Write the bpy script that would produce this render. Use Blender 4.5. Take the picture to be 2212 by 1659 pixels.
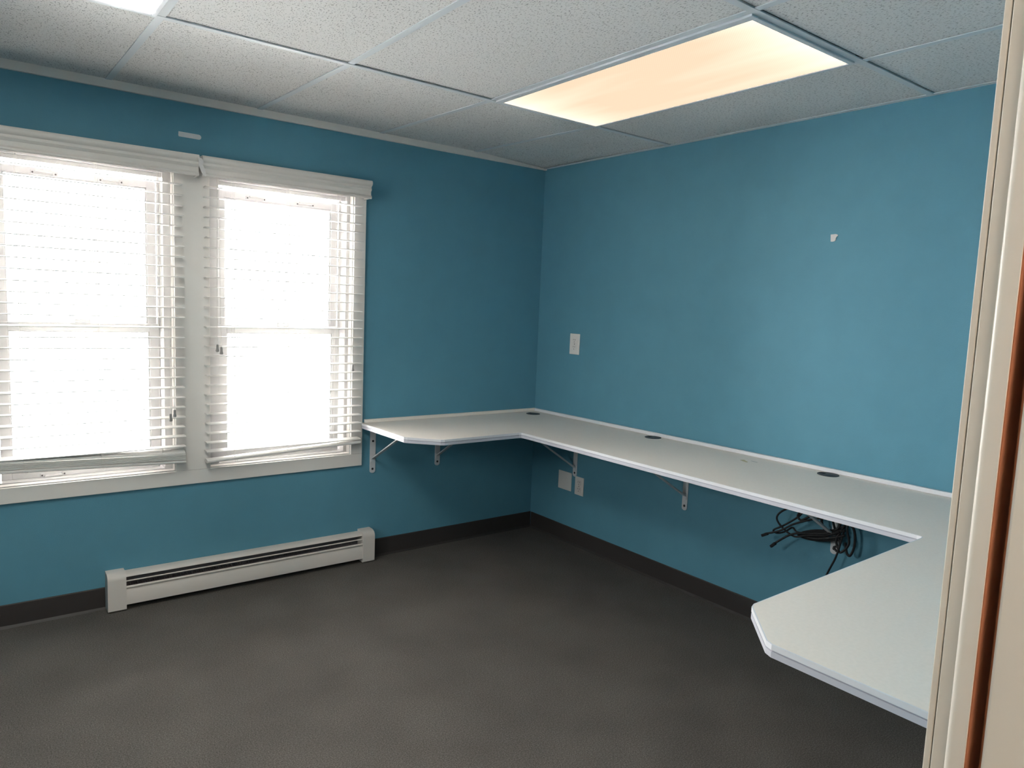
import bpy, math, random
from mathutils import Vector, Matrix
random.seed(7)
S = bpy.context.scene
COL = S.collection
for o in list(bpy.data.objects): bpy.data.objects.remove(o)

# ------------------------------------------------------------------ camera
cam_d = bpy.data.cameras.new('camera'); cam = bpy.data.objects.new('camera', cam_d); COL.objects.link(cam)
Rt = Vector((0.79547857, -0.60463076, 0.04044122)); Up = Vector((0.03298177, 0.10983678, 0.99340228)); Fw = Vector((0.6050835, 0.7888964, -0.1073146))
M = Matrix((Rt, Up, -Fw)).transposed().to_4x4()
M.translation = Vector((-2.84520, -3.46466, 1.38965))
cam.matrix_world = M
cam_d.sensor_width = 36.0; cam_d.sensor_fit = 'HORIZONTAL'
cam_d.lens = 36.0*1557.62/2212.0
cam_d.clip_start = 0.02
S.camera = cam

# ------------------------------------------------------------------ colour management, world, lights
S.view_settings.view_transform = 'Standard'; S.view_settings.look = 'None'
S.view_settings.gamma = 1.0; S.view_settings.use_curve_mapping = False
S.view_settings.exposure = 4.25
w = bpy.data.worlds.new('overcast_sky'); S.world = w; w.use_nodes = True
bg = w.node_tree.nodes['Background']; bg.inputs[0].default_value = (1.0, 0.945, 0.915, 1); bg.inputs[1].default_value = 2.2
bounce_sun_d = bpy.data.lights.new('bounce_sun', 'SUN'); bounce_sun_d.energy = 3.8; bounce_sun_d.angle = math.radians(3); bounce_sun_d.color = (1, .93, .85)
bounce_sun = bpy.data.objects.new('bounce_sun', bounce_sun_d); COL.objects.link(bounce_sun); bounce_sun.rotation_euler = (math.radians(48), 0, math.radians(12))   # high, from behind the building: added so its ground bounce brightens the ceiling
LENS_STRENGTH = .90/16      # warm ceiling lens
LENS2_STRENGTH = 10.0/16      # daylight ceiling lens near the window
HALL_STRENGTH = 19.0/16

def portal(x0, x1, z0, z1):
    l = bpy.data.lights.new('window_portal', 'AREA'); l.shape = 'RECTANGLE'; l.size = x1-x0; l.size_y = z1-z0
    l.cycles.is_portal = True
    o = bpy.data.objects.new('window_portal', l); COL.objects.link(o)
    o.location = ((x0+x1)/2, 0.19, (z0+z1)/2); o.rotation_euler = (math.radians(-90), 0, 0)
pl = bpy.data.lights.new('window_portal', 'AREA'); pl.shape = 'RECTANGLE'; pl.size = .5; pl.size_y = .62; pl.cycles.is_portal = True
po = bpy.data.objects.new('window_portal', pl); COL.objects.link(po); po.location = (-3.70, -1.50, 1.51); po.rotation_euler = (math.radians(90), 0, math.radians(-90))
portal(-1.944, -1.243, .585, 1.93); portal(-2.79, -2.092, .585, 1.93)

# ------------------------------------------------------------------ materials
def mat(name, col, rough=.6, spec=.4, metal=0.0, noise=None, bump=None, emit=None, var=None):
    m = bpy.data.materials.new(name); m.use_nodes = True
    nt = m.node_tree; b = nt.nodes['Principled BSDF']
    b.inputs['Base Color'].default_value = (*col, 1); b.inputs['Roughness'].default_value = rough
    b.inputs['Specular IOR Level'].default_value = spec; b.inputs['Metallic'].default_value = metal
    tc = nt.nodes.new('ShaderNodeTexCoord')
    if var:   # (scale, second colour, lo, hi)
        n = nt.nodes.new('ShaderNodeTexNoise'); n.inputs['Scale'].default_value = var[0]; n.inputs['Detail'].default_value = 4
        r = nt.nodes.new('ShaderNodeValToRGB'); r.color_ramp.elements[0].position = var[2]; r.color_ramp.elements[1].position = var[3]
        r.color_ramp.elements[0].color = (*var[1], 1); r.color_ramp.elements[1].color = (*col, 1)
        nt.links.new(tc.outputs['Object'], n.inputs['Vector']); nt.links.new(n.outputs['Fac'], r.inputs['Fac'])
        nt.links.new(r.outputs['Color'], b.inputs['Base Color'])
    if bump:  # (scale, strength, distance)
        n2 = nt.nodes.new('ShaderNodeTexNoise'); n2.inputs['Scale'].default_value = bump[0]; n2.inputs['Detail'].default_value = 3
        bp = nt.nodes.new('ShaderNodeBump'); bp.inputs['Strength'].default_value = bump[1]; bp.inputs['Distance'].default_value = bump[2]
        nt.links.new(tc.outputs['Object'], n2.inputs['Vector']); nt.links.new(n2.outputs['Fac'], bp.inputs['Height'])
        nt.links.new(bp.outputs['Normal'], b.inputs['Normal'])
    return m

TEAL = mat('teal_wall_paint', (.104, .278, .372), .62, .25, var=(9.0, (.099, .264, .354), .3, .7), bump=(260, .25, .002))
WHITE = mat('white_trim_paint', (.72, .685, .655), .45, .4, bump=(40, .05, .001))
JAMB = mat('cream_door_paint', (.66, .61, .55), .4, .4, bump=(60, .06, .001))
VINYL = mat('white_window_vinyl', (.50, .49, .49), .35, .45)
SLAT = mat('white_blind_slat', (.68, .66, .64), .4, .4)
VALANCE = mat('white_valance_vinyl', (.68, .635, .60), .45, .35)
CORD = mat('white_cord', (.62, .6, .57), .8, .1)
TASSEL = mat('grey_white_tassel', (.27, .26, .255), .6, .2)
LAM = mat('white_desk_laminate', (.82, .745, .685), .5, .4, var=(120, (.79, .72, .66), .35, .65))
BAND = mat('grey_white_edge_band', (.68, .68, .72), .35, .5)
GROOVE = mat('grey_edge_groove', (.36, .36, .42), .5, .3)
RUB = mat('dark_grey_grommet_plastic', (.035, .036, .042), .5, .4)
STEEL = mat('white_painted_bracket_steel', (.58, .58, .6), .4, .4)
DARK = mat('dark_screw_hole', (.03, .03, .035), .6, .2)
PLATE = mat('white_outlet_plastic', (.74, .70, .67), .35, .45)
SLOT = mat('grey_outlet_slot', (.10, .09, .09), .6, .2)
BASEB = mat('dark_brown_vinyl_baseboard', (.040, .034, .033), .5, .35)
HEAT = mat('off_white_heater_enamel', (.63, .575, .535), .45, .4, bump=(30, .05, .001))
FIN = mat('dark_heater_interior', (.17, .155, .165), .6, .3)
CABLE = mat('black_cable_rubber', (.012, .012, .014), .55, .3)
GRID = mat('white_ceiling_grid_metal', (.56, .59, .62), .5, .3)
FRAME = mat('white_fixture_metal', (.56, .58, .62), .4, .4)
PLENUM = mat('dark_plenum', (.03, .03, .03), .9, .1)
BROWN = mat('bare_brown_wood', (.42, .17, .09), .7, .2, var=(30, (.33, .13, .07), .3, .7))
STAIN = mat('brown_stain', (.52, .44, .26), .6, .3)
GSTAIN = mat('grey_stain', (.42, .42, .40), .6, .3)
PAPER = mat('white_torn_paper', (.66, .63, .62), .7, .2)
TAPE = mat('pale_grey_tape', (.62, .61, .61), .6, .2)
SNOW = mat('pale_ground', (.80, .81, .83), .9, .1)
HALLW = mat('hall_wall_paint', (.62, .56, .48), .6, .3)

def carpet():
    m = bpy.data.materials.new('charcoal_brown_carpet'); m.use_nodes = True
    nt = m.node_tree; b = nt.nodes['Principled BSDF']; b.inputs['Roughness'].default_value = .95; b.inputs['Specular IOR Level'].default_value = .1
    tc = nt.nodes.new('ShaderNodeTexCoord')
    v = nt.nodes.new('ShaderNodeTexNoise'); v.inputs['Scale'].default_value = 230; v.inputs['Detail'].default_value = 4; v.inputs['Roughness'].default_value = .85
    r = nt.nodes.new('ShaderNodeValToRGB'); e = r.color_ramp.elements
    e[0].position = .34; e[0].color = (.046, .040, .037, 1); e[1].position = .66; e[1].color = (.185, .168, .152, 1)
    k = r.color_ramp.elements.new(.5); k.color = (.098, .088, .081, 1)
    bl = nt.nodes.new('ShaderNodeTexNoise'); bl.inputs['Scale'].default_value = 3.2; bl.inputs['Detail'].default_value = 3
    mr = nt.nodes.new('ShaderNodeMapRange'); mr.inputs['From Min'].default_value = .3; mr.inputs['From Max'].default_value = .7; mr.inputs['To Min'].default_value = .88; mr.inputs['To Max'].default_value = 1.1
    mx = nt.nodes.new('ShaderNodeMix'); mx.data_type = 'RGBA'; mx.blend_type = 'MULTIPLY'; mx.inputs['Factor'].default_value = 1
    bp = nt.nodes.new('ShaderNodeBump'); bp.inputs['Strength'].default_value = .35; bp.inputs['Distance'].default_value = .003
    L = nt.links.new
    L(tc.outputs['Object'], v.inputs['Vector']); L(tc.outputs['Object'], bl.inputs['Vector']); L(v.outputs['Fac'], r.inputs['Fac'])
    L(bl.outputs['Fac'], mr.inputs['Value']); L(r.outputs['Color'], mx.inputs['A']); L(mr.outputs['Result'], mx.inputs['B'])
    L(mx.outputs['Result'], b.inputs['Base Color']); L(v.outputs['Fac'], bp.inputs['Height']); L(bp.outputs['Normal'], b.inputs['Normal'])
    return m
CARPET = carpet()

def tilemat():
    m = bpy.data.materials.new('fissured_ceiling_tile'); m.use_nodes = True
    nt = m.node_tree; b = nt.nodes['Principled BSDF']; b.inputs['Roughness'].default_value = .9; b.inputs['Specular IOR Level'].default_value = .1
    tc = nt.nodes.new('ShaderNodeTexCoord'); L = nt.links.new
    mp = nt.nodes.new('ShaderNodeMapping'); mp.inputs['Scale'].default_value = (1.0, .45, 1.0)
    n = nt.nodes.new('ShaderNodeTexNoise'); n.inputs['Scale'].default_value = 240; n.inputs['Detail'].default_value = 2; n.inputs['Roughness'].default_value = .55
    n3 = nt.nodes.new('ShaderNodeTexVoronoi'); n3.inputs['Scale'].default_value = 130; n3.inputs['Randomness'].default_value = 1
    r = nt.nodes.new('ShaderNodeValToRGB'); e = r.color_ramp.elements
    e[0].position = .34; e[0].color = (.30, .30, .30, 1); e[1].position = .43; e[1].color = (.66, .645, .64, 1)
    r2 = nt.nodes.new('ShaderNodeValToRGB'); f = r2.color_ramp.elements
    f[0].position = .08; f[0].color = (.42, .42, .42, 1); f[1].position = .17; f[1].color = (1, 1, 1, 1)
    mx = nt.nodes.new('ShaderNodeMix'); mx.data_type = 'RGBA'; mx.blend_type = 'MULTIPLY'; mx.inputs['Factor'].default_value = 1
    L(tc.outputs['Object'], mp.inputs['Vector']); L(mp.outputs['Vector'], n.inputs['Vector']); L(mp.outputs['Vector'], n3.inputs['Vector'])
    L(n.outputs['Fac'], r.inputs['Fac']); L(n3.outputs['Distance'], r2.inputs['Fac'])
    L(r.outputs['Color'], mx.inputs['A']); L(r2.outputs['Color'], mx.inputs['B']); L(mx.outputs['Result'], b.inputs['Base Color'])
    return m
TILE = tilemat()

def glassmat():
    m = bpy.data.materials.new('window_glass'); m.use_nodes = True
    nt = m.node_tree; nt.nodes.clear(); L = nt.links.new
    o = nt.nodes.new('ShaderNodeOutputMaterial'); t = nt.nodes.new('ShaderNodeBsdfTransparent'); g = nt.nodes.new('ShaderNodeBsdfGlossy')
    g.inputs['Roughness'].default_value = .02; t.inputs['Color'].default_value = (.95, .97, .96, 1)
    fr = nt.nodes.new('ShaderNodeFresnel'); fr.inputs['IOR'].default_value = 1.45; mx = nt.nodes.new('ShaderNodeMixShader')
    L(fr.outputs[0], mx.inputs[0]); L(t.outputs[0], mx.inputs[1]); L(g.outputs[0], mx.inputs[2]); L(mx.outputs[0], o.inputs['Surface'])
    return m
GLASS = glassmat()

def lensmat(name, c_mid, c_end, strength, x0, x1, y0, y1):
    # prismatic acrylic lens over two tubes: it gives off light itself, brightest over the tube ends
    m = bpy.data.materials.new(name); m.use_nodes = True
    nt = m.node_tree; nt.nodes.clear(); L = nt.links.new; N = nt.nodes.new
    o = N('ShaderNodeOutputMaterial'); em = N('ShaderNodeEmission'); tc = N('ShaderNodeTexCoord'); sp = N('ShaderNodeSeparateXYZ')
    L(tc.outputs['Object'], sp.inputs[0])
    mr = N('ShaderNodeMapRange'); mr.inputs['From Min'].default_value = y0; mr.inputs['From Max'].default_value = y1
    mr.inputs['To Min'].default_value = -1; mr.inputs['To Max'].default_value = 1; L(sp.outputs['Y'], mr.inputs['Value'])
    pw = N('ShaderNodeMath'); pw.operation = 'ABSOLUTE'; L(mr.outputs[0], pw.inputs[0])
    p2 = N('ShaderNodeMath'); p2.operation = 'POWER'; p2.inputs[1].default_value = 4.0; L(pw.outputs[0], p2.inputs[0])
    nz = N('ShaderNodeTexNoise'); nz.inputs['Scale'].default_value = 3.0; mpn = N('ShaderNodeMapping'); mpn.inputs['Scale'].default_value = (2.2, .35, 1); L(tc.outputs['Object'], mpn.inputs['Vector']); L(mpn.outputs[0], nz.inputs['Vector'])
    ad = N('ShaderNodeMath'); ad.operation = 'MULTIPLY_ADD'; ad.inputs[1].default_value = .9; ad.inputs[2].default_value = -.45; L(nz.outputs['Fac'], ad.inputs[0])
    sm = N('ShaderNodeMath'); sm.operation = 'ADD'; sm.use_clamp = True; L(p2.outputs[0], sm.inputs[0]); L(ad.outputs[0], sm.inputs[1])
    mx = N('ShaderNodeMix'); mx.data_type = 'RGBA'; mx.inputs['A'].default_value = (*c_mid, 1); mx.inputs['B'].default_value = (*c_end, 1)
    L(sm.outputs[0], mx.inputs['Factor'])
    wv = N('ShaderNodeTexChecker'); wv.inputs['Scale'].default_value = 220; wv.inputs['Color1'].default_value = (1, 1, 1, 1); wv.inputs['Color2'].default_value = (.93, .93, .93, 1)
    L(tc.outputs['Object'], wv.inputs['Vector'])
    m2 = N('ShaderNodeMix'); m2.data_type = 'RGBA'; m2.blend_type = 'MULTIPLY'; m2.inputs['Factor'].default_value = 1
    L(mx.outputs['Result'], m2.inputs['A']); L(wv.outputs['Color'], m2.inputs['B'])
    L(m2.outputs['Result'], em.inputs['Color']); em.inputs['Strength'].default_value = strength
    L(em.outputs[0], o.inputs['Surface'])
    return m

# ------------------------------------------------------------------ mesh helpers
class MB:
    def __init__(s): s.v = []; s.f = []
    def box(s, x0, x1, y0, y1, z0, z1):
        n = len(s.v)
        s.v += [(x, y, z) for z in (z0, z1) for y in (y0, y1) for x in (x0, x1)]
        s.f += [tuple(n+i for i in q) for q in ((0, 2, 3, 1), (4, 5, 7, 6), (0, 1, 5, 4), (2, 6, 7, 3), (0, 4, 6, 2), (1, 3, 7, 5))]
        return s
    def loft(s, a, b):       # two equal rings -> closed prism
        n = len(s.v); k = len(a); s.v += [tuple(q) for q in a]+[tuple(q) for q in b]
        s.f.append(tuple(range(n, n+k))[::-1]); s.f.append(tuple(range(n+k, n+2*k)))
        for i in range(k): j = (i+1) % k; s.f.append((n+i, n+j, n+k+j, n+k+i))
        return s
    def prof_x(s, prof, x0, x1): return s.loft([(x0, y, z) for y, z in prof], [(x1, y, z) for y, z in prof])
    def prof_y(s, prof, y0, y1): return s.loft([(x, y0, z) for x, z in prof], [(x, y1, z) for x, z in prof])
    def prism(s, pts, zf0, zf1): return s.loft([(x, y, zf0(x, y)) for x, y in pts], [(x, y, zf1(x, y)) for x, y in pts])
    def cyl(s, c, ax, r, h, n=14, r2=None):
        r2 = r if r2 is None else r2
        ax = Vector(ax).normalized(); u = ax.orthogonal().normalized(); v = ax.cross(u); c = Vector(c)
        ring = lambda cc, rr: [tuple(cc+u*rr*math.cos(2*math.pi*i/n)+v*rr*math.sin(2*math.pi*i/n)) for i in range(n)]
        return s.loft(ring(c, r), ring(c+ax*h, r2))
    def bar(s, p, q, w, t, side):   # flat bar from p to q, width w along side, thickness t
        p = Vector(p); q = Vector(q); d = (q-p).normalized(); sd = Vector(side).normalized(); nn = d.cross(sd).normalized()
        R = lambda c: [tuple(c+sd*a*w/2+nn*b*t/2) for a, b in ((-1, -1), (1, -1), (1, 1), (-1, 1))]
        return s.loft(R(p), R(q))
    def lathe(s, c, prof, n=10):    # around z
        n0 = len(s.v); k = len(prof)
        for r, z in prof:
            s.v += [(c[0]+r*math.cos(2*math.pi*i/n), c[1]+r*math.sin(2*math.pi*i/n), c[2]+z) for i in range(n)]
        for j in range(k-1):
            for i in range(n):
                a = n0+j*n+i; b = n0+j*n+(i+1) % n; s.f.append((a, b, b+n, a+n))
        s.f.append(tuple(range(n0, n0+n))[::-1]); s.f.append(tuple(range(n0+(k-1)*n, n0+k*n)))
        return s
    def tube(s, pts, r, n=8, sub=6, closed_ends=True):
        P = [Vector(q) for q in pts]
        if len(P) > 2:
            Q = []
            for i in range(len(P)-1):
                a = P[max(i-1, 0)]; b = P[i]; c = P[i+1]; d = P[min(i+2, len(P)-1)]
                for t in [k/sub for k in range(sub)]:
                    Q.append(.5*((2*b)+(c-a)*t+(2*a-5*b+4*c-d)*t*t+(3*b-a-3*c+d)*t**3))
            Q.append(P[-1]); P = Q
        n0 = len(s.v); u = None
        for i, q in enumerate(P):
            d = (P[min(i+1, len(P)-1)]-P[max(i-1, 0)]).normalized()
            u = d.orthogonal().normalized() if u is None else (u-d*u.dot(d)).normalized()
            v = d.cross(u)
            s.v += [tuple(q+u*r*math.cos(2*math.pi*k/n)+v*r*math.sin(2*math.pi*k/n)) for k in range(n)]
        for i in range(len(P)-1):
            for k in range(n):
                a = n0+i*n+k; b = n0+i*n+(k+1) % n; s.f.append((a, b, b+n, a+n))
        s.f.append(tuple(range(n0, n0+n))[::-1]); m = n0+(len(P)-1)*n; s.f.append(tuple(range(m, m+n)))
        return s
    def build(s, name, m, parent=None, smooth=False, bevel=0, kind=None, origin=None):
        me = bpy.data.meshes.new(name); me.from_pydata(s.v, [], s.f); me.validate(); 
        import bmesh
        b = bmesh.new(); b.from_mesh(me); bmesh.ops.recalc_face_normals(b, faces=b.faces); b.to_mesh(me); b.free()
        if origin:
            me.transform(Matrix.Translation(-Vector(origin)))
        me.materials.append(m)
        o = bpy.data.objects.new(name, me); COL.objects.link(o)
        if origin: o.location = origin
        if smooth:
            for p in me.polygons: p.use_smooth = True
            me.set_sharp_from_angle(angle=math.radians(40))
        if bevel:
            md = o.modifiers.new('bevel', 'BEVEL'); md.width = bevel; md.segments = 2; md.limit_method = 'ANGLE'; md.angle_limit = math.radians(35)
        if parent is not None:
            o.parent = parent
            o.location = Vector(o.location)-parent.location if parent.parent is None else Vector(o.location)-parent.location-parent.parent.location
        if kind: o['kind'] = kind
        return o

def thing(name, loc, label=None, cat=None, group=None, kind=None):
    o = bpy.data.objects.new(name, None); COL.objects.link(o); o.location = loc; o.empty_display_size = .05
    return tag(o, label, cat, group, kind)
def tag(o, label=None, cat=None, group=None, kind=None):
    if label: o['label'] = label
    if cat: o['category'] = cat
    if group: o['group'] = group
    if kind: o['kind'] = kind
    return o
ST = 'structure'

# ------------------------------------------------------------------ room shell
XL, YN, H = -3.55, -3.18, 2.214
ZB = 2.212
fl = MB().box(XL-.12, .12, -4.85, .14, -.12, 0).build('floor', CARPET, kind=ST)
tag(fl, 'dark brown-grey low pile carpet floor')
# window wall (two openings)
W1 = (-2.79, -2.092); W2 = (-1.944, -1.243); WZ0, WZ1 = .585, 1.94; TH = .17
b = MB()
b.box(XL-.12, .12, 0, TH, -.0, WZ0); b.box(XL-.12, .12, 0, TH, WZ1, ZB+.2)
b.box(XL-.12, W1[0], 0, TH, WZ0, WZ1); b.box(W1[1], W2[0], 0, TH, WZ0, WZ1); b.box(W2[1], .12, 0, TH, WZ0, WZ1)
tag(b.build('wall_back', TEAL, kind=ST), 'teal wall holding the two windows')
tag(MB().box(0, .12, YN-.12, 0, 0, ZB+.2).build('wall_right', TEAL, kind=ST), 'teal wall behind the long white worktop')
L3 = (-1.75, -1.25, 1.20, 1.82)
b = MB(); b.box(XL-.12, XL, YN-.12, L3[0], 0, ZB+.2); b.box(XL-.12, XL, L3[1], 0, 0, ZB+.2); b.box(XL-.12, XL, L3[0], L3[1], 0, L3[2]); b.box(XL-.12, XL, L3[0], L3[1], L3[3], ZB+.2)
tag(b.build('wall_left', TEAL, kind=ST), 'teal wall with a small window, left of the view')
# near wall with doorway the camera stands in
DX0, DX1, DZ = -2.98, -2.081, 2.03
YW = YN-.0066
b = MB(); b.box(DX1+.062, 0, YN-.12, YW, 0, ZB+.2); b.box(XL, DX0-.019, YN-.12, YW, 0, ZB+.2); b.box(DX0-.019, DX1+.062, YN-.12, YW, DZ+.019, ZB+.2)
tag(b.build('wall_front', TEAL, kind=ST), 'teal wall with the doorway')
# hall behind the doorway
b = MB(); b.box(XL-.12, .12, -4.85, -4.73, 0, 2.45); b.box(XL-.12, XL, -4.73, YN-.12, 0, 2.45); b.box(-.6, -.48, -4.73, YN-.12, 0, 2.45)
tag(b.build('wall_hall', HALLW, kind=ST), 'cream wall of the hall outside the doorway')
tag(MB().box(XL-.12, .12, -4.85, YN-.12, 2.33, 2.45).build('ceiling_hall', mat('hall_ceiling_paint', (.6, .6, .58), .8, .1), kind=ST), 'ceiling of the hall outside the doorway')

# ---- suspended ceiling: slightly raised along the window wall
def zc(x, y):
    if y <= -.98: return H
    t = (y+.98)/.98
    zw = 2.240 if x < -.5 else 2.218+(2.240-2.218)*(-x/.5)
    return H+(zw-H)*t
ceil = thing('ceiling', (-1.7, -1.6, H), 'suspended ceiling of white fissured tiles in a metal grid', kind=ST)
MB().box(XL-.12, .12, YN-.12, TH, H+.16, H+.24).build('ceiling_deck', PLENUM, ceil)
xs = [XL, -2.945, -2.335, -1.722, -1.103, -.522, 0.0]; ys = [0.0, -.98, -2.203, YN]
LIGHTS = [(4, 1), (1, 1)]
for i in range(6):
    for j in range(3):
        if (i, j) in LIGHTS: continue
        x0, x1 = xs[i]+.006, xs[i+1]-.006; y1, y0 = ys[j]-.005, ys[j+1]+.005
        if j > 0: y1 = ys[j]-.0142
        sag = random.uniform(0, .0025)
        pts = [(x0, y0), (x1, y0), (x1, y1), (x0, y1)]
        z0 = [zc(*q)+.0035+sag for q in pts]
        t = MB().loft([(p[0], p[1], z) for p, z in zip(pts, z0)], [(p[0], p[1], z+.016) for p, z in zip(pts, z0)])
        t.build('ceiling_tile', TILE, ceil, origin=((x0+x1)/2, (y0+y1)/2, H))
for x in xs[1:-1]:
    for j in range(3):
        y1, y0 = ys[j]-(.012 if j else 0), ys[j+1]+(.012 if j < 2 else 0)
        a = [(x-.012, y0, zc(x, y0)), (x+.012, y0, zc(x, y0)), (x+.012, y0, zc(x, y0)+.003), (x-.012, y0, zc(x, y0)+.003)]
        c = [(x-.012, y1, zc(x, y1)), (x+.012, y1, zc(x, y1)), (x+.012, y1, zc(x, y1)+.003), (x-.012, y1, zc(x, y1)+.003)]
        MB().loft(a, c).build('cross_tee', GRID, ceil)
for y in ys[1:-1]:
    MB().box(XL, 0, y-.012, y+.012, H-.001, H+.003).build('main_runner', GRID, ceil)
MB().box(-.022, 0, YN, -.98, H-.0005, H+.0028).build('wall_angle', GRID, ceil)
MB().box(XL, XL+.022, YN, -.98, H-.0005, H+.0028).build('wall_angle', GRID, ceil)
MB().box(XL, 0, YN, YN+.022, H-.0005, H+.0028).build('wall_angle', GRID, ceil)
MB().loft([(-.022, 0, zc(0, 0)), (0, 0, zc(0, 0)), (0, 0, zc(0, 0)+.003), (-.022, 0, zc(0, 0)+.003)],
          [(-.022, -.98, H-.0005), (0, -.98, H-.0005), (0, -.98, H+.003), (-.022, -.98, H+.003)]).build('wall_angle', GRID, ceil)
# pale strip closing the gap above the window wall
b = MB(); b.loft([(XL, -.016, 2.207), (XL, 0, 2.207), (XL, 0, 2.246), (XL, -.016, 2.243)], [(-.5, -.016, 2.211), (-.5, 0, 2.211), (-.5, 0, 2.246), (-.5, -.016, 2.243)])
b.loft([(-.5, -.016, 2.211), (-.5, 0, 2.211), (-.5, 0, 2.246), (-.5, -.016, 2.243)], [(0, -.016, 2.212), (0, 0, 2.212), (0, 0, 2.221), (0, -.016, 2.220)])
tag(b.build('trim_1', VALANCE, kind=ST), 'pale strip along the top of the window wall under the ceiling')

# ---- baseboards
def base(name, pts_fn, label):
    tag(pts_fn.build(name, BASEB, kind=ST), label)
pf = [(0, 0), (-.013, 0), (-.011, .003), (-.0055, .010), (-.0045, .094), (-.003, .098), (0, .098)]
base('baseboard_back', MB().prof_x(pf, XL, -2.383).prof_x(pf, -1.122, 0), 'dark brown vinyl baseboard under the windows')
base('baseboard_right', MB().prof_y(pf, YN, -.013), 'dark brown vinyl baseboard under the long worktop')
base('baseboard_left', MB().prof_y([(XL-x, z) for x, z in pf], YN, -.013), 'dark brown vinyl baseboard on the left wall')
base('baseboard_front', MB().prof_x([(YN-y, z) for y, z in pf], DX1+.06, -.013), 'dark brown vinyl baseboard beside the doorway')

# ---- doorway
door = thing('door_1', (DX1, YN, 0), 'cream painted door frame at the right edge of the view', kind=ST)
x = DX1
MB().box(x+.0008, x+.095, YW+.0002, YN, 0, DZ+.07).box(DX0-.075, DX0-.004, YW+.0002, YN, 0, DZ+.07).box(DX0-.004, DX1+.0008, YW+.0002, YN, DZ, DZ+.07).build('casing', JAMB, door, bevel=.0012)
MB().box(x, x+.060, YN-.0384, YN-.0074, 0, DZ).box(DX0-.019, DX0, YN-.12, YN-.0005, 0, DZ).box(DX0-.019, x+.060, YN-.12, YN-.0074, DZ, DZ+.019).build('jamb', JAMB, door, bevel=.0012)
# stop moulding with a rounded far edge
sp = []
sp += [(x+.001, YN-.0195)]
for k in range(7):
    a = math.pi/2*k/6
    sp.append((x-.002-.0025+.0025*(1-math.sin(a))+0.0, YN-.021-.005*(1-math.cos(a))))
sp = [(x, YN-.0205), (x-.0022, YN-.0208), (x-.0040, YN-.0222), (x-.0052, YN-.0245), (x-.0056, YN-.0270), (x-.0056, YN-.0385), (x, YN-.0385)]
MB().loft([(a, c, 0) for a, c in sp], [(a, c, DZ) for a, c in sp]).build('door_stop', JAMB, door, smooth=True)
MB().box(x-.004, x+.0605, YN-.0396, YN-.0386, 0, DZ).build('bare_wood_rabbet', BROWN, door)
# door leaf swung out into the hall, its face beside the camera
MB().box(x-.004, x+.036, YN-.85, YN-.0515, .01, DZ-.01).build('door_leaf', JAMB, door, bevel=.003)
MB().box(DX0, DX0+.012, YN-.06, YN-.02, 0, DZ).build('door_stop', JAMB, door, bevel=.002)

# ---- window casing boards
trim = thing('trim_2', (-2.0, 0, .55), 'flat white casing boards around both windows', kind=ST)
CP = -.014
def cb(*a): return MB().box(*a).build('casing_board', WHITE, trim, bevel=.0015)
cb(-2.88, -1.180, CP, 0, .519, .584)
cb(-1.243, -1.180, CP, 0, .5845, 1.9745)
cb(-2.092, -1.944, CP, 0, .5845, 1.9745)
cb(-2.88, -2.79, CP, 0, .5845, 1.9745)
cb(-2.789, -2.0925, CP, 0, 1.915, 1.9745); cb(-1.9435, -1.2435, CP, 0, 1.915, 1.9745)

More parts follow.
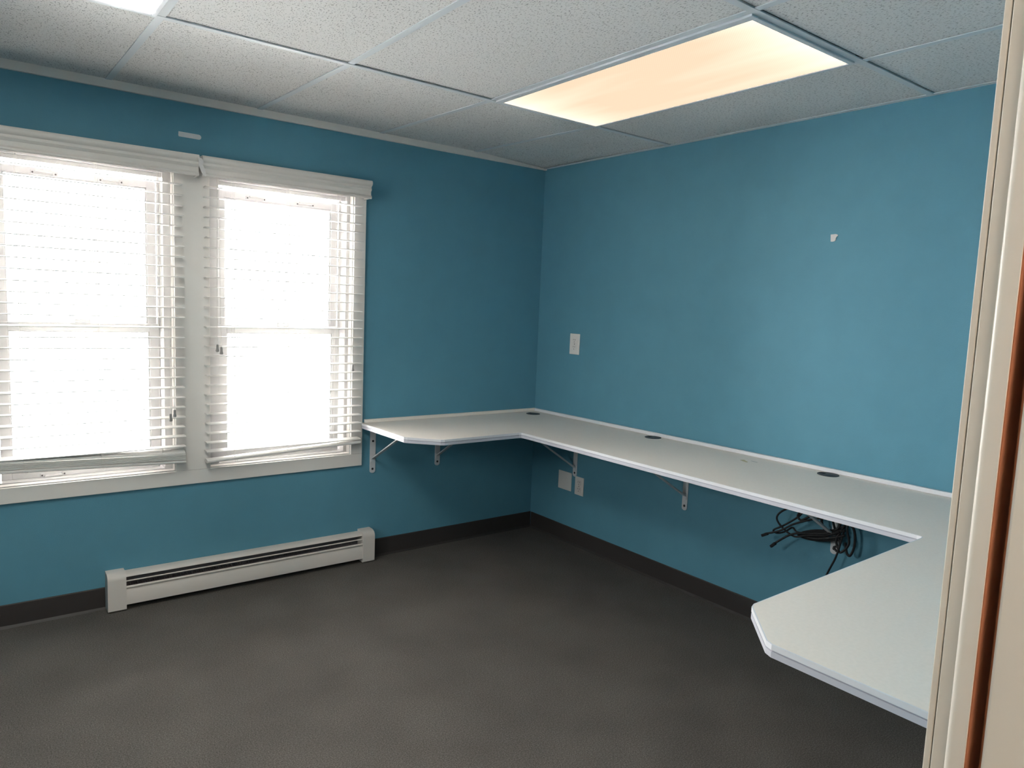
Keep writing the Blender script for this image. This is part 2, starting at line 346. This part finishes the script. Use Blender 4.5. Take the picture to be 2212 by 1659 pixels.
# ---- windows
def window(name, x0, x1, gx0, gx1, label, lift_x):
    w = thing(name, ((x0+x1)/2, .09, .585), label, kind=ST)
    # jamb liner
    MB().box(x0, x0+.004, 0, .036, .585, 1.94).box(x1-.004, x1, 0, .036, .585, 1.94).box(x0, x1, 0, .036, 1.9355, 1.94).box(x0, x1, -.0, .036, .5815, .5885).build('jamb_liner', WHITE, w)
    sx0, sx1 = gx0-.036, gx1+.036
    f = MB()   # vinyl master frame, stepped
    f.box(x0, sx0-.012, .036, .16, .585, 1.94).box(sx1+.012, x1, .036, .16, .585, 1.94)
    f.box(sx0-.012, sx1+.012, .036, .16, 1.905, 1.94).box(sx0-.012, sx1+.012, .036, .16, .5855, .594)
    f.box(sx0-.012, sx0-.002, .110, .116, .594, 1.905).box(sx1+.002, sx1+.012, .110, .116, .594, 1.905)
    f.box(sx0-.012, sx1+.012, .06, .075, 1.888, 1.905)
    f.build('window_frame', VINYL, w, bevel=.0015)
    def sash(nm, y0, y1, z0, z1, g0, g1, gz0, gz1):
        s = MB()
        s.box(sx0, g0, y0, y1, z0, z1).box(g1, sx1, y0, y1, z0, z1).box(g0, g1, y0, y1, z0, gz0).box(g0, g1, y0, y1, gz1, z1)
        s.box(g0, g0+.006, y0+.008, y1-.008, gz0, gz1).box(g1-.006, g1, y0+.008, y1-.008, gz0, gz1).box(g0+.006, g1-.006, y0+.008, y1-.008, gz1-.005, gz1).box(g0+.006, g1-.006, y0+.008, y1-.008, gz0, gz0+.006)
        o = s.build(nm, VINYL, w, bevel=.0012)
        MB().box(g0+.006, g1-.006, (y0+y1)/2-.002, (y0+y1)/2+.002, gz0+.006, gz1-.005).build('pane', GLASS, o)
        return o
    up = sash('upper_sash', .118, .146, 1.212, 1.878, gx0, gx1, 1.243, 1.844)
    lo = sash('lower_sash', .082, .110, .594, 1.246, gx0, gx1, .648, 1.210)
    MB().box((gx0+gx1)/2-.03, (gx0+gx1)/2+.03, .066, .082, 1.246, 1.262).build('sash_lock', VINYL, w, bevel=.003)
    for k, (a, c) in enumerate(lift_x):
        for (par, zz, yy, sg) in (((up, 1.853, .118, -1), (lo, .604, .082, 1)) if (k == 0 and name == 'window_1') else ((up, 1.853, .118, -1),)):
            pr = [(yy, zz-.009*sg*-1), (yy-.004, zz-.009*sg*-1), (yy-.014, zz-.003), (yy-.014, zz), (yy-.004, zz+.008), (yy, zz+.008)]
            h = MB().box(a-.004, a+.012, yy-.006, yy, zz-.009, zz+.008).box(c-.012, c+.004, yy-.006, yy, zz-.009, zz+.008)
            h.box(a+.012, c-.012, yy-.013, yy, zz+(.001 if sg < 0 else -.009), zz+(.010 if sg < 0 else -.001))
            h.build('sash_lift', VINYL, par, bevel=.0015)
            for xx in (a+.003, c-.003):
                MB().cyl((xx, yy-.006, zz-.001), (0, -1, 0), .0036, .0012, 10).build('screw', SLOT, par)
window('window_1', *W1, -2.698, -2.175, 'left white vinyl double-hung window', [(-2.598, -2.512), (-2.356, -2.270)])
window('window_2', *W2, -1.843, -1.312, 'right white vinyl double-hung window', [(-1.740, -1.654), (-1.496, -1.410)])
w3 = thing('window_3', (XL, -1.50, 1.20), 'small white window in the left wall, outside the view', kind=ST)
y0, y1, z0, z1 = L3
b = MB(); b.box(XL-.08, XL-.03, y0, y0+.05, z0, z1).box(XL-.08, XL-.03, y1-.05, y1, z0, z1).box(XL-.08, XL-.03, y0, y1, z0, z0+.05).box(XL-.08, XL-.03, y0, y1, z1-.05, z1).box(XL-.08, XL-.03, y0, y1, 1.49, 1.53)
b.build('window_frame', VINYL, w3)
MB().box(XL, XL+.014, y0-.06, y0, z0-.06, z1+.06).box(XL, XL+.014, y1, y1+.06, z0-.06, z1+.06).box(XL, XL+.014, y0, y1, z0-.06, z0).box(XL, XL+.014, y0, y1, z1, z1+.06).build('casing', WHITE, w3)
MB().box(XL-.057, XL-.053, y0+.05, y1-.05, z0+.05, 1.49).box(XL-.057, XL-.053, y0+.05, y1-.05, 1.53, z1-.05).build('pane', GLASS, w3)
tag(MB().box(-24, 14, -22, 30, -.9, -.8).build('ground_outside', SNOW, kind=ST), 'bright pale ground outside the windows')

# ------------------------------------------------------------------ ceiling lights
def light(i, j, name, label, matl, lx0, lx1, ly0, ly1):
    x0, x1 = xs[i]+.0125, xs[i+1]-.0125; y0, y1 = ys[j+1]+.0125, ys[j]-.0125
    t = thing(name, ((x0+x1)/2, (y0+y1)/2, H), label, 'ceiling light', 'recessed ceiling lights')
    z0, z1 = H-.006, H+.006
    b = MB(); b.box(x0, lx0, y0, y1, z0, z1).box(lx1, x1, y0, y1, z0, z1).box(lx0, lx1, y0, ly0, z0, z1).box(lx0, lx1, ly1, y1, z0, z1)
    b.build('door_frame', FRAME, t, bevel=.002)
    b = MB(); b.box(x0+.001, x1-.001, y0+.001, y1-.001, H+.09, H+.095).box(x0, x0+.002, y0, y1, z1+.001, H+.09).box(x1-.002, x1, y0, y1, z1+.001, H+.09).box(x0, x1, y0, y0+.002, z1+.001, H+.09).box(x0, x1, y1-.002, y1, z1+.001, H+.09)
    b.build('housing', FRAME, t)
    MB().box(lx0+.0005, lx1-.0005, ly0+.0005, ly1-.0005, H-.003, H+.001).build('lens', matl, t, origin=((lx0+lx1)/2, (ly0+ly1)/2, H))
    for yy in (y0+.15, y1-.15):
        MB().box(x0+.008, x0+.016, yy-.008, yy+.008, z0-.0015, z0).build('latch', FRAME, t)
    return t
light(4, 1, 'ceiling_light', 'warm peach-glowing recessed light near the teal wall',
      lensmat('warm_lens', (1.02, .76, .54), (1.35, 1.18, .95), LENS_STRENGTH, 0, 0, -.6, .6), -1.062, -.540, -2.172, -1.0)
light(1, 1, 'ceiling_light', 'white-glowing recessed light cut off at the top left corner',
      lensmat('daylight_lens', (1.0, 1.0, .92), (1.1, 1.1, .98), LENS2_STRENGTH, 0, 0, -.6, .6), -2.902, -2.362, -2.172, -1.004)

# ------------------------------------------------------------------ hall lamp (lights the door frame)
t = thing('hall_light', (-2.2, -4.1, 2.33), 'warm ceiling light in the hall behind the camera', 'ceiling light')
hm = bpy.data.materials.new('hall_lens'); hm.use_nodes = True; nb = hm.node_tree.nodes['Principled BSDF']
nb.inputs['Emission Color'].default_value = (1, .86, .72, 1); nb.inputs['Emission Strength'].default_value = HALL_STRENGTH
MB().box(-2.8, -1.6, -4.4, -3.8, 2.30, 2.329).build('housing', FRAME, t); MB().box(-2.77, -1.63, -4.37, -3.83, 2.285, 2.2995).build('lens', hm, t)

# ------------------------------------------------------------------ window blinds
def tassel(par, x, y, z):
    MB().lathe((x, y, z), [(.0022, .030), (.0048, .028), (.0055, .016), (.0050, .014), (.0075, .002), (.0072, -.002), (.004, -.004)], 12).build('tassel', TASSEL, par, smooth=True)
def blind(x0, x1, vx0, vx1, label, nsl, stack, rail, ladders, cords, ztop):
    B = thing('window_blind', ((x0+x1)/2, -.045, 1.95), label, 'blind', 'white horizontal blinds')
    yc = -.045
    MB().box(x0+.004, x1-.004, -.072, -.0145, 1.925, 1.972).build('headrail', SLAT, B)
    v = [(-.083, 1.895), (-.0900, 1.893), (-.0945, 1.898), (-.0945, 1.905), (-.0880, 1.910), (-.0850, 1.914), (-.0850, 1.930), (-.0890, 1.934), (-.0925, 1.941), (-.0890, 1.947), (-.0900, 1.953), (-.1000, 1.960), (-.1030, 1.968), (-.1015, 1.976), (-.0960, 1.982), (-.083, 1.982)]
    m = MB().prof_x(v, vx0, vx1)
    m.box(vx0, vx0+.006, -.083, -.016, 1.895, 1.982).box(vx1-.006, vx1, -.083, -.016, 1.895, 1.982)
    m.build('valance', VALANCE, B, smooth=True)
    def slat(z0, z1, tilt, j):
        s = MB(); pr = []
        for k in range(5):
            u = -1+k*.5; pr.append((u*.025, .0022*(1-u*u)))
        a = math.radians(tilt)
        top = [(yc+u*math.cos(a)-z*math.sin(a), z+.0017+u*math.sin(a)) for u, z in pr]; bot = [(yc+u*math.cos(a)-z*math.sin(a), z-.0017+u*math.sin(a)) for u, z in pr][::-1]
        P = top+bot
        s.loft([(x0+j, y, z0+z) for y, z in P], [(x1+j, y, z1+z) for y, z in P])
        s.build('slat', SLAT, B, smooth=True)
    pitch = .0441
    for k in range(nsl):
        z = ztop-k*pitch+random.uniform(-.0006, .0006)
        slat(z, z+random.uniform(-.0008, .0008), random.uniform(-2, 2)+1.0, random.uniform(-.0025, .0025))
    for z0, z1, tl in stack: slat(z0, z1, tl, random.uniform(-.003, .003))
    rl = [(-.070, -.004), (-.0705, .002), (-.060, .008), (-.030, .008), (-.0195, .002), (-.020, -.004), (-.030, -.009), (-.060, -.009)]
    MB().loft([(x0, y, rail[0]+z) for y, z in rl], [(x1, y, rail[1]+z) for y, z in rl]).build('bottom_rail', SLAT, B, smooth=True)
    for lx in ladders:
        m = MB(); zb = rail[0]+(rail[1]-rail[0])*(lx-x0)/(x1-x0)
        m.tube([(lx, -.0715, 1.925), (lx, -.0715, zb+.006)], .0007, 5).tube([(lx+.002, -.0185, 1.925), (lx+.002, -.0185, zb+.006)], .0007, 5)
        m.tube([(lx+.008, yc, 1.925), (lx+.008, yc, zb+.008)], .0007, 5)
        m.tube([(lx, -.071, zb-.004), (lx+.004, -.072, zb-.016), (lx+.012, -.070, zb-.014), (lx+.014, -.066, zb-.006)], .0007, 5)
        m.build('ladder_cord', CORD, B)
    for pts in cords:
        MB().tube(pts, .0009, 5).build('pull_cord', CORD, B); tassel(B, pts[-1][0], pts[-1][1], pts[-1][2]-.030)
    return B
blind(-2.805, -2.062, -2.835, -2.006, 'wide blind on the left window, slats open, bottom slats bunched and hanging low', 27,
      [(.708, .683, 16), (.698, .672, 4), (.692, .666, 3), (.6865, .6605, 3), (.681, .655, 2), (.676, .650, 2)], (.664, .638), [-2.665, -2.395, -2.125-.035],
      [[(-2.128, -.092, 1.893), (-2.127, -.092, 1.70), (-2.124, -.092, 1.55), (-2.118, -.094, 1.47), (-2.124, -.094, 1.425), (-2.129, -.093, 1.2), (-2.130, -.093, .862)],
       [(-2.110, -.088, 1.893), (-2.112, -.089, 1.4), (-2.113, -.090, .880)]], 1.853)
blind(-1.971, -1.213, -1.993, -1.190, 'narrower-looking blind on the right window, bottom rail slanting up to the right', 27,
      [(.672, .674, 4)], (.628, .657), [-1.857+.006, -1.60, -1.345],
      [[(-1.932, -.092, 1.893), (-1.933, -.092, 1.5), (-1.933, -.093, 1.166)], [(-1.924, -.088, 1.893), (-1.920, -.089, 1.5), (-1.915, -.090, 1.153)],
       [(-1.288, -.092, 1.893), (-1.288, -.092, 1.55), (-1.282, -.093, 1.40), (-1.284, -.094, 1.24), (-1.277, -.093, 1.064)]], 1.858)
# cloth-like torn tape hanging where the two valances meet
b = MB(); pts = [(-2.006, 1.968), (-2.000, 1.955), (-2.002, 1.94), (-1.996, 1.925), (-1.990, 1.908), (-1.984, 1.893)]; wd = [.008, .010, .009, .010, .009, .004]
for (a, za), wa, (c, zb_), wb in zip(pts, wd, pts[1:], wd[1:]):
    b.loft([(a-wa, -.105, za), (a+wa, -.104, za), (a+wa, -.1025, za), (a-wa, -.1035, za)], [(c-wb, -.104, zb_), (c+wb, -.105, zb_), (c+wb, -.1035, zb_), (c-wb, -.1025, zb_)])
tag(b.build('tape_scrap', PAPER), 'ragged white scrap hanging where the two blind valances meet', 'scrap')

# ------------------------------------------------------------------ worktop
def zd(x, y): return .7455+.0076*(-y)
desk = thing('worktop', (0, -1.6, .745), 'long U-shaped white laminate worktop fixed along the teal wall', 'worktop')
ol = [(-.001, -.0005), (-1.183, -.0005), (-1.181, -.468), (-1.172, -.486), (-1.062, -.606), (-1.045, -.613), (-.600, -.613), (-.588, -.618), (-.585, -.630), (-.612, -2.555), (-.616, -2.572), (-.632, -2.577),
      (-1.487, -2.597), (-1.503, -2.603), (-1.620, -2.715), (-1.627, -2.731), (-1.629, YN+.0005), (-.001, YN+.0005)]
TK = .028
MB().prism(ol, lambda x, y: zd(x, y)-TK, lambda x, y: zd(x, y)).build('tabletop', LAM, desk)
def strip(path, d0, d1, za, zb, name, m, par):
    # strip hugging the outline outside, from offset d0 to d1, between z offsets za and zb
    P = [Vector((a, c, 0)) for a, c in path]; rings = []
    for i, q in enumerate(P):
        t = Vector((0, 0, 0))
        if i > 0: t += (q-P[i-1]).normalized()
        if i < len(P)-1: t += (P[i+1]-q).normalized()
        t.normalize(); n = Vector((-t.y, t.x, 0)) * -1
        a, c = q+n*d0, q+n*d1; z = zd(q.x, q.y)
        rings.append([(a.x, a.y, z+za), (c.x, c.y, z+za), (c.x, c.y, z+zb), (a.x, a.y, z+zb)])
    b = MB()
    n0 = 0
    for r in rings: b.v += r
    for i in range(len(rings)-1):
        for k in range(4):
            j = (k+1) % 4; b.f.append((4*i+k, 4*i+j, 4*i+4+j, 4*i+4+k))
    b.f.append((3, 2, 1, 0)); e = 4*(len(rings)-1); b.f.append((e, e+1, e+2, e+3))
    return b.build(name, m, par)
edge = [(-1.183, -.0165)]+ol[2:17]
LIP = mat('grey_edge_lip', (.50, .50, .56), .35, .5)
eb = strip(edge, 0, .0032, -.0115, -.0002, 'edge_band', BAND, desk)
strip(edge, 0, .0010, -.0150, -.0115, 'edge_groove', GROOVE, eb)
strip(edge, 0, .0030, -.0265, -.0150, 'edge_lip', LIP, eb)
# thin splash strips along the walls
def zs(x, y): return zd(x, y)+.0175
MB().prism([(-1.166, -.0005), (-1.166, -.0175), (-.0175, -.0175), (-.0005, -.0005)], lambda x, y: zd(x, y)+.0003, zs).build('backsplash', LAM, desk, bevel=.002)
MB().prism([(-.0005, -.0005), (-.0175, -.0175), (-.0175, YN+.018), (-.0005, YN+.0005)], lambda x, y: zd(x, y)+.0003, zs).build('backsplash', BAND, desk, bevel=.002)
MB().prism([(-1.629, YN+.0005), (-1.629, YN+.0175), (-.0175, YN+.0175), (-.0005, YN+.0005)], lambda x, y: zd(x, y)+.0003, zs).build('backsplash', LAM, desk, bevel=.002)
for gx, gy in ((-.108, -.118), (-.061, -1.032), (-.062, -1.970)):
    z = zd(gx, gy); g = MB()
    g.lathe((gx, gy, z), [(.040, .0003), (.042, .0008), (.0415, .0026), (.036, .0034), (.002, .0034)], 28)
    o = g.build('grommet', RUB, desk, smooth=True)
    MB().box(gx-.012, gx+.006, gy+.012, gy+.036, z+.0035, z+.0042).build('grommet_slot', PLENUM, o)
MB().prism([(-.118, -1.613), (-.138, -1.604), (-.150, -1.628), (-.157, -1.650), (-.146, -1.652), (-.136, -1.634)], lambda x, y: zd(x, y)+.0001, lambda x, y: zd(x, y)+.0005).build('stain', STAIN, desk)
MB().prism([(-.108, -1.645), (-.113, -1.642), (-.118, -1.675), (-.112, -1.678)], lambda x, y: zd(x, y)+.0001, lambda x, y: zd(x, y)+.0005).build('stain', GSTAIN, desk)

# ------------------------------------------------------------------ shelf brackets
def bracket(px, py, normal, leg_bottom, arm, brace_z, label, zt=None):
    nx, ny = normal; sx, sy = -ny, nx   # side direction
    zt = zd(px, py)-TK-.0005 if zt is None else zt
    B = thing('shelf_bracket', (px, py, leg_bottom), label, 'bracket', 'white steel shelf brackets')
    w = .032; c = Vector((px, py, 0)); N = Vector((nx, ny, 0)); Sd = Vector((sx, sy, 0))
    def prism2(pts, d0, d1):  # pts in (side, z), extruded along normal
        return [tuple(c+Sd*a+N*d0+Vector((0, 0, z))) for a, z in pts], [tuple(c+Sd*a+N*d1+Vector((0, 0, z))) for a, z in pts]
    out = [(-w/2, zt), (-w/2, leg_bottom+w*.42)]+[(-w/2*math.cos(math.pi*k/8), leg_bottom+w*.42-w*.42*math.sin(math.pi*k/8)) for k in range(1, 8)]+[(w/2, leg_bottom+w*.42), (w/2, zt)]
    MB().loft(*prism2(out, .0005, .0045)).build('wall_leg', STEEL, B)
    lz = zt-.003 if True else 0
    aw = c+N*.0046; tip = c+N*arm
    MB().bar((aw.x, aw.y, lz), (tip.x, tip.y, zd(tip.x, tip.y)-TK-.0035 if zt > .7 else lz), w, .004, Sd).build('arm', STEEL, B)
    p = c+N*.007; q = c+N*(arm-.03)
    MB().bar((p.x, p.y, brace_z), (q.x, q.y, zt-.009), .020, .006, Sd).build('brace', STEEL, B)
    MB().bar((p.x, p.y, brace_z-.018), (p.x, p.y, brace_z+.012), .022, .005, Sd).build('brace_weld', GROOVE if False else STEEL, B)
    for z in (leg_bottom+.023, leg_bottom+(zt-leg_bottom)*.70):
        h = c+N*.0046; MB().cyl((h.x, h.y, z), N, .0062, .0012, 14).build('screw', DARK, B)
    return B
bracket(-1.112, 0, (0, -1), .468, .33, .548, 'white steel bracket under the worktop, right beside the window casing')
bracket(-.706, 0, (0, -1), .468, .33, .528, 'white steel bracket on the window wall, second one from the window')
bracket(0, -.400, (-1, 0), .408, .42, .462, 'faint steel bracket on the teal wall just above the two low plates')
bracket(0, -1.213, (-1, 0), .412, .42, .486, 'white steel bracket alone in the middle under the long worktop')
bracket(0, -1.992, (-1, 0), .424, .42, .500, 'white steel bracket wrapped in the black cables')

# ------------------------------------------------------------------ outlets and plates on the right wall
def plate(y0, y1, z0, z1, kind_, label, cat):
    yc, zc_ = (y0+y1)/2, (z0+z1)/2
    t = thing('outlet' if kind_ else 'blank_plate', (0, yc, zc_), label, cat)
    MB().box(-.006, -.0005, y0, y1, z0, z1).build('cover_plate', PLATE, t, bevel=.003)
    if kind_:
        for s in (1, -1):
            zz = zc_+s*.0205
            o = MB().box(-.0085, -.006, yc-.017, yc+.017, zz-.0145, zz+.0145).build('receptacle', PLATE, t, bevel=.004)
            for dy, hh in ((-.0065, .009), (.0065, .007)):
                MB().box(-.0092, -.0086, yc+dy-.0012, yc+dy+.0012, zz+.002-hh/2+.003, zz+.002+hh/2+.003).build('slot', SLOT, o)
            MB().cyl((-.0086, yc, zz-.008), (-1, 0, 0), .0026, .0006, 10).build('slot', SLOT, o)
        MB().cyl((-.006, yc, zc_), (-1, 0, 0), .0028, .001, 10).build('screw', SLOT, t)
    else:
        for dy in (-.023, .023):
            for dz in (-.042, .042): MB().cyl((-.006, yc+dy, zc_+dz), (-1, 0, 0), .0028, .001, 10).build('screw', PLATE, t)
    return t
plate(-.386, -.303, 1.124, 1.245, True, 'white duplex outlet on the teal wall above the worktop', 'outlet')
plate(-.376, -.260, .312, .422, False, 'square blank white plate low on the wall under the worktop', 'wall plate')
plate(-.481, -.408, .306, .414, True, 'white duplex outlet low on the wall, right of the square plate', 'outlet')

# ------------------------------------------------------------------ small marks on the walls
pts = [(-1.859, 1.733), (-1.880, 1.734), (-1.889, 1.731), (-1.8895, 1.727), (-1.884, 1.723), (-1.881, 1.715), (-1.883, 1.712), (-1.8785, 1.706), (-1.870, 1.704), (-1.861, 1.7045), (-1.8605, 1.712)]
tag(MB().loft([(-.0005, y, z) for y, z in pts], [(-.0035, y, z) for y, z in pts]).build('paper_scrap', PAPER), 'small torn white scrap stuck high on the teal wall', 'scrap')
k = [(-2.067, 2.085), (-2.068, 2.069), (-2.066, 2.064)]+[(-1.984+.010*math.sin(a), 2.0735+.0105*math.cos(a)) for a in [math.pi-i*math.pi/8 for i in range(9)]]
tag(MB().loft([(x, -.0005, z) for x, z in k], [(x, -.003, z) for x, z in k]).build('tape_strip', TAPE), 'short pale strip with a rounded end above the blinds', 'tape')

# ------------------------------------------------------------------ baseboard heater
hx0, hx1 = -2.382, -1.123
ht = thing('baseboard_heater', ((hx0+hx1)/2, -.035, 0), 'long off-white baseboard heater on the floor under the windows', 'heater')
cap = [(-.0005, .005), (-.068, .005), (-.071, .008), (-.071, .140), (-.069, .151), (-.062, .161), (-.050, .168), (-.036, .171), (-.0005, .171)]
capL = MB().prof_x(cap, hx0, hx0+.072).build('end_cap', HEAT, ht, smooth=True)
MB().prof_x(cap, hx1-.068, hx1).build('end_cap', HEAT, ht, smooth=True)
a0, a1 = hx0+.072, hx1-.068
MB().box(a0, a1, -.0025, -.0005, .012, .155).build('back_plate', FIN, ht)
MB().prof_x([(-.0025, .160), (-.030, .1605), (-.046, .157), (-.055, .151), (-.0575, .1475), (-.0565, .1465), (-.0535, .149), (-.045, .154), (-.030, .157), (-.0025, .157)], a0, a1).build('hood', HEAT, ht, smooth=True)
MB().prof_x([(-.0590, .1325), (-.0625, .1300), (-.0625, .1285), (-.0585, .1308)], a0, a1).build('damper', HEAT, ht)
MB().prof_x([(-.060, .108), (-.066, .108), (-.0695, .104), (-.0685, .099), (-.0650, .096), (-.0650, .090), (-.0680, .086), (-.0680, .026), (-.0650, .024), (-.0630, .026), (-.0630, .101), (-.060, .105)], a0, a1).build('front_panel', HEAT, ht, smooth=True)
fm = MB()
n = 110
for i in range(n):
    xx = a0+.02+(a1-a0-.04)*i/(n-1); fm.box(xx, xx+.0006, -.056, -.006, .045, .104)
f = fm.build('heating_fins', FIN, ht, kind='stuff')
MB().cyl((a0, -.032, .082), (1, 0, 0), .011, a1-a0, 12).build('copper_pipe', mat('dull_copper', (.35, .18, .10), .4, .4, 1.0), ht)

# ------------------------------------------------------------------ black cables behind the worktop
cb_ = thing('cable_bundle', (-.06, -2.0, .56), 'tangled black cables looped over the bracket under the worktop', 'cables')
def cab(pts, r=.0045): MB().tube(pts, r, 8).build('cable', CABLE, cb_, smooth=True)
cab([(-.045, -2.03, .640), (-.050, -1.90, .615), (-.06, -1.84, .597), (-.08, -1.79, .565), (-.085, -1.772, .530), (-.08, -1.80, .495), (-.07, -1.85, .470), (-.06, -1.90, .485), (-.045, -1.99, .50)], .0042)
cab([(-.05, -2.03, .60), (-.07, -1.93, .566), (-.08, -1.85, .525), (-.085, -1.79, .480), (-.085, -1.722, .448)], .0042)
cab([(-.040, -2.04, .545), (-.055, -1.97, .512), (-.07, -1.88, .492), (-.08, -1.83, .470), (-.085, -1.765, .413)], .0045)
cab([(-.040, -2.04, .560), (-.045, -1.98, .520), (-.055, -1.91, .500), (-.065, -1.86, .490), (-.055, -1.83, .500), (-.06, -1.80, .475), (-.07, -1.77, .462), (-.075, -1.755, .472), (-.07, -1.80, .505), (-.06, -1.86, .560), (-.055, -1.88, .600)], .0040)
cab([(-.045, -2.03, .535), (-.05, -1.97, .505), (-.06, -1.90, .488), (-.055, -1.86, .478), (-.045, -1.90, .470), (-.04, -1.97, .482), (-.04, -2.03, .505)], .0060)
cab([(-.040, -2.05, .525), (-.045, -1.99, .497), (-.05, -1.92, .478), (-.052, -1.87, .484), (-.05, -1.92, .510), (-.045, -1.99, .528), (-.04, -2.05, .545)], .0060)
cab([(-.050, -2.02, .655), (-.055, -1.94, .60), (-.06, -1.90, .565), (-.065, -1.87, .545), (-.062, -1.855, .565), (-.058, -1.89, .598), (-.055, -1.96, .602), (-.05, -2.02, .61)], .0048)
cab([(-.030, -2.035, .66), (-.038, -2.055, .60), (-.042, -2.035, .54), (-.045, -2.02, .50), (-.048, -2.03, .47), (-.05, -2.045, .455), (-.05, -2.075, .50), (-.045, -2.06, .56), (-.04, -2.075, .62), (-.035, -2.06, .66)], .0048)
cab([(-.025, -2.00, .66), (-.03, -1.985, .60), (-.035, -2.00, .55), (-.04, -2.025, .51), (-.045, -2.035, .48), (-.05, -2.015, .468), (-.052, -2.03, .455)], .0048)
cab([(-.045, -2.01, .63), (-.05, -1.965, .60), (-.052, -1.955, .56), (-.05, -1.975, .53), (-.045, -2.02, .545), (-.04, -2.03, .60), (-.035, -2.02, .65)], .0055)
cab([(-.05, -2.06, .65), (-.055, -1.99, .625), (-.055, -1.95, .615), (-.05, -1.99, .60), (-.045, -2.05, .585), (-.042, -2.085, .56), (-.045, -2.095, .50), (-.05, -2.085, .455), (-.05, -2.07, .46), (-.05, -2.06, .50)], .0050)
MB().bar((-.085, -1.735, .452), (-.085, -1.708, .436), .014, .012, (1, 0, 0)).build('plug', CABLE, cb_, bevel=.002)
MB().bar((-.085, -1.775, .421), (-.085, -1.755, .400), .014, .012, (1, 0, 0)).build('plug', CABLE, cb_, bevel=.002)
cab([(-.030, -2.045, .62), (-.036, -2.045, .56), (-.045, -2.038, .49), (-.058, -2.030, .43), (-.062, -2.005, .36), (-.055, -1.975, .27), (-.045, -1.955, .16), (-.04, -1.95, .05), (-.05, -1.98, .0055), (-.03, -2.12, .0055)], .0042)
